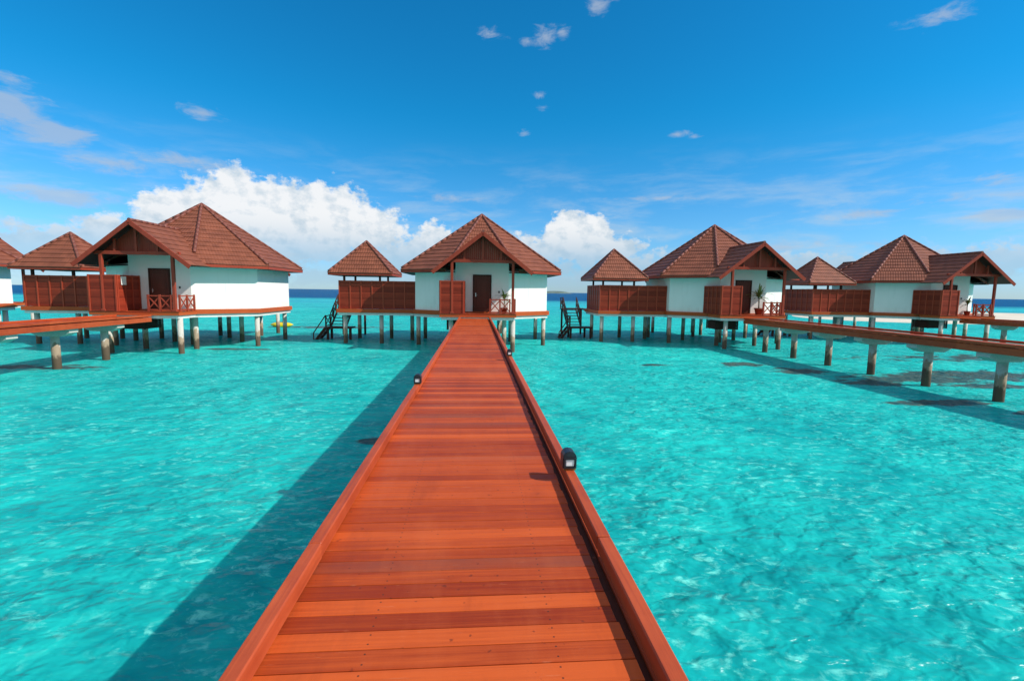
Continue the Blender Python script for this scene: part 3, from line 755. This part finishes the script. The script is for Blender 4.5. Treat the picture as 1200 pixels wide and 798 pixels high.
def make_palm(label, loc):
    t = thing('potted_palm', label, 'potted plant', loc, 'potted palms on the porches')
    mb = MB(); mb.tube([(0, 0, 0), (0, 0, .26), (0, 0, .261), (0, 0, .31)], [.13, .19, .215, .215], 16); mb.build('pot', M['pot'], t)
    mb = MB(); mb.tube([(0, 0, .309), (0, 0, .314)], .185, 12); mb.build('soil', M['soil'], t)
    mb = MB(); mb.tube([(0, 0, .3), (.02, .01, .65), (.0, .03, .95)], [.035, .03, .02], 8); mb.build('stem', M['stem'], t)
    mb = MB(); rnd = random.Random(11)
    for k in range(26):
        a = k*2.4 + rnd.uniform(-.3, .3); e = rnd.uniform(.15, 1.35); L = rnd.uniform(.45, .75); z = rnd.uniform(.72, .97)
        d = Vector((math.cos(a), math.sin(a), 0)); s = Vector((-d.y, d.x, 0)); n = 5; prev = None
        for i in range(n+1):
            f = i/n; q = Vector((0, .02, z)) + d*(L*f*math.cos(e)) + Vector((0, 0, L*(f*math.sin(e) - .55*f*f*math.cos(e))))
            w = .042*math.sin(math.pi*min(1, .12+f*.88))**.7 + .002
            cur = (mb.b.verts.new(q-s*w+Vector((0, 0, .012))), mb.b.verts.new(q), mb.b.verts.new(q+s*w+Vector((0, 0, .012))))
            if prev:
                mb.b.faces.new((prev[0], cur[0], cur[1], prev[1])); mb.b.faces.new((prev[1], cur[1], cur[2], prev[2]))
            prev = cur
    mb.build('leaves', M['leaf'], t)
    return t

WHERE = ['cut off by the left edge of the photo', 'at the end of the left jetty', 'straight ahead at the end of the main jetty', 'at the end of the right-hand jetty', 'farthest right, beside the sandbank']
villa_lab = ['white villa cut off by the left edge of the photo, brown tiled roof',
             'white villa with sunlit right walls and brown roof at the left jetty end',
             'white villa with gabled porch and brown door, straight ahead along the main jetty',
             'white villa with shaded left walls at the end of the T-piled right jetty',
             'white villa farthest right, its open porch gable against the sea by the sandbank']
pav_lab = [None, 'brown tiled pyramid-roofed pavilion half hidden behind the gable of the left villa',
           'brown tiled pyramid-roofed pavilion just left of the central villa, steps down beside it',
           'brown tiled pyramid-roofed pavilion between the central villa and the villa on the right jetty',
           'brown tiled pyramid-roofed pavilion tucked between the two right-hand villas']
fen_lab = [None, 'red slatted fence below the pavilion at the far left, behind the left jetty',
           'red slatted fence half in shade, joined to the left wall of the central villa',
           'red slatted fence right of the central villa with a dark shaded left end',
           'red slatted fence seen behind the right-hand jetty, between the two right villas']
scr_lab = [None, 'red slatted screen with a white paper notice on the left villa porch',
           'narrow red slatted screen left of the jetty end at the central villa porch',
           'red slatted screen with dark shaded side on the porch at the right jetty end',
           'pale red slatted screen with dark side on the farthest right villa porch']
sta_lab = [None, 'dark timber stairs barely visible under the pavilion at far left', 'dark timber stairs down to the water left of the central villa fence',
           'dark timber stairs down to the water between the central villa and the right jetty villa', 'dark timber stairs under the farthest right pavilion']
protos = {}
def place(kind, maker, i, label):
    loc = (VILLAS[i][0], VILLAS[i][1], 0)
    if kind not in protos: protos[kind] = maker(label, loc); return protos[kind]
    off = (GAZ[0], GAZ[1], 0) if kind == 'pavilion' else (0, 0, 0)
    return dup(protos[kind], (loc[0]+off[0], loc[1]+off[1], 0), label)
for i in (2, 1, 3, 4, 0):
    place('villa', make_villa, i, villa_lab[i])
    if i == 0: continue
    place('pavilion', make_pavilion, i, pav_lab[i])
    place('fence', make_fence, i, fen_lab[i])
    s = place('screen', make_screen, i, scr_lab[i])
    if i == 1:
        mb = MB(); mb.box(-.976, -.972, -5.72, -5.36, EYE+.06, EYE+.48); n = mb.build('paper_notice', M['paper'], s); n['label'] = 'white paper notice'
    if i in (2, 3, 4): 
        place('stairs', make_stairs, i, sta_lab[i])
pp = make_palm('potted palm with thin leaves behind the porch railing of the central villa', (VILLAS[2][0]+1.25, VILLAS[2][1]-5.1, FLOOR))
q = dup(pp, (VILLAS[3][0]+.75, VILLAS[3][1]-4.95, FLOOR), 'sunlit potted palm against the white wall of the villa on the right jetty'); q.rotation_euler = (0, 0, 1.1); q.scale = (1.35, 1.35, 1.35)
q = dup(pp, (VILLAS[4][0]+.7, VILLAS[4][1]-5.1, FLOOR), 'potted palm on the open porch of the farthest right villa'); q.rotation_euler = (0, 0, 2.3)

# ------------------------------------------------------------------ lamps on the kerbs
def make_lamp(label, loc):
    t = thing('kerb_lamp', label, 'lamp', loc, 'small deck lamps on the jetty kerbs'); t.scale = (1, 1, .80)
    mb = MB(); mb.box(-.05, .05, -.06, .06, 0, .018, .004); mb.build('base', M['brass'], t)
    mb = MB()                                         # hooded body: upright box with a rounded back
    prof = []
    for k in range(9):
        a = math.pi*k/8; prof.append((.055 + .0*k - .055*(1-math.cos(a))*1.0, .125 + .065*math.sin(a)))
    pts = [(.055, .02)] + prof + [(-.055, .02)]
    lo = [mb.b.verts.new((x, -.055, z)) for x, z in pts]; hi = [mb.b.verts.new((x, .065, z)) for x, z in pts]; n = len(pts)
    for i in range(n): mb.b.faces.new((lo[i], lo[(i+1) % n], hi[(i+1) % n], hi[i]))
    mb.b.faces.new(lo); mb.b.faces.new(hi)
    es = [e for e in mb.b.edges if abs(e.verts[0].co.y - e.verts[1].co.y) < 1e-5]
    bmesh.ops.bevel(mb.b, geom=es, offset=.006, segments=2, affect='EDGES')
    mb.build('housing', M['lamp_metal'], t)
    mb = MB(); mb.box(-.035, .035, -.066, -.050, .045, .115, .006); mb.build('lens', M['lens'], t)
    mb = MB()
    for z in (.035, .122): mb.box(-.048, .048, -.074, -.052, z-.006, z+.006)
    for x in (-.044, .044): mb.box(x-.005, x+.005, -.074, -.052, .042, .115)
    mb.build('guard', M['lamp_metal'], t)
    return t
KT = DECK + .0965
lp = make_lamp('dark hooded lamp on the right kerb, nearest to the viewer', (JW1-.04, 3.68, KT))
dup(lp, (JW0+.05, 7.2, KT), 'small dark lamp with white lens on the left kerb')
dup(lp, (JW1-.05, 10.4, KT), 'tiny dark lamp far along the right kerb')

# ------------------------------------------------------------------ yellow float
def kayak():
    t = thing('kayak', 'small yellow float lying on the water behind the left villa', 'float', (-17.2, 43.8, 0))
    mb = MB(); n = 18; L = 1.0; rings = []
    for i in range(n+1):
        f = -1 + 2*i/n; w = .36*(1-abs(f)**2.4)+.004; h = .30*(1-abs(f)**3)+.004; lift = .10*abs(f)**2
        rings.append([mb.b.verts.new((f*L, w*math.cos(2*math.pi*k/16), .10+lift+h*math.sin(2*math.pi*k/16)*(1 if k < 8 else .6))) for k in range(16)])
    for r0, r1 in zip(rings, rings[1:]):
        for k in range(16):
            f = mb.b.faces.new((r0[k], r0[(k+1) % 16], r1[(k+1) % 16], r1[k])); f.smooth = True
    mb.build('hull', M['yellow'], t)
    mb = MB(); mb.tube([(-.25, 0, .395), (-.12, 0, .44), (.12, 0, .44), (.25, 0, .395)], .02, 8); mb.build('handle', M['black_rubber'], t)
kayak()
bpy.context.view_layer.update()
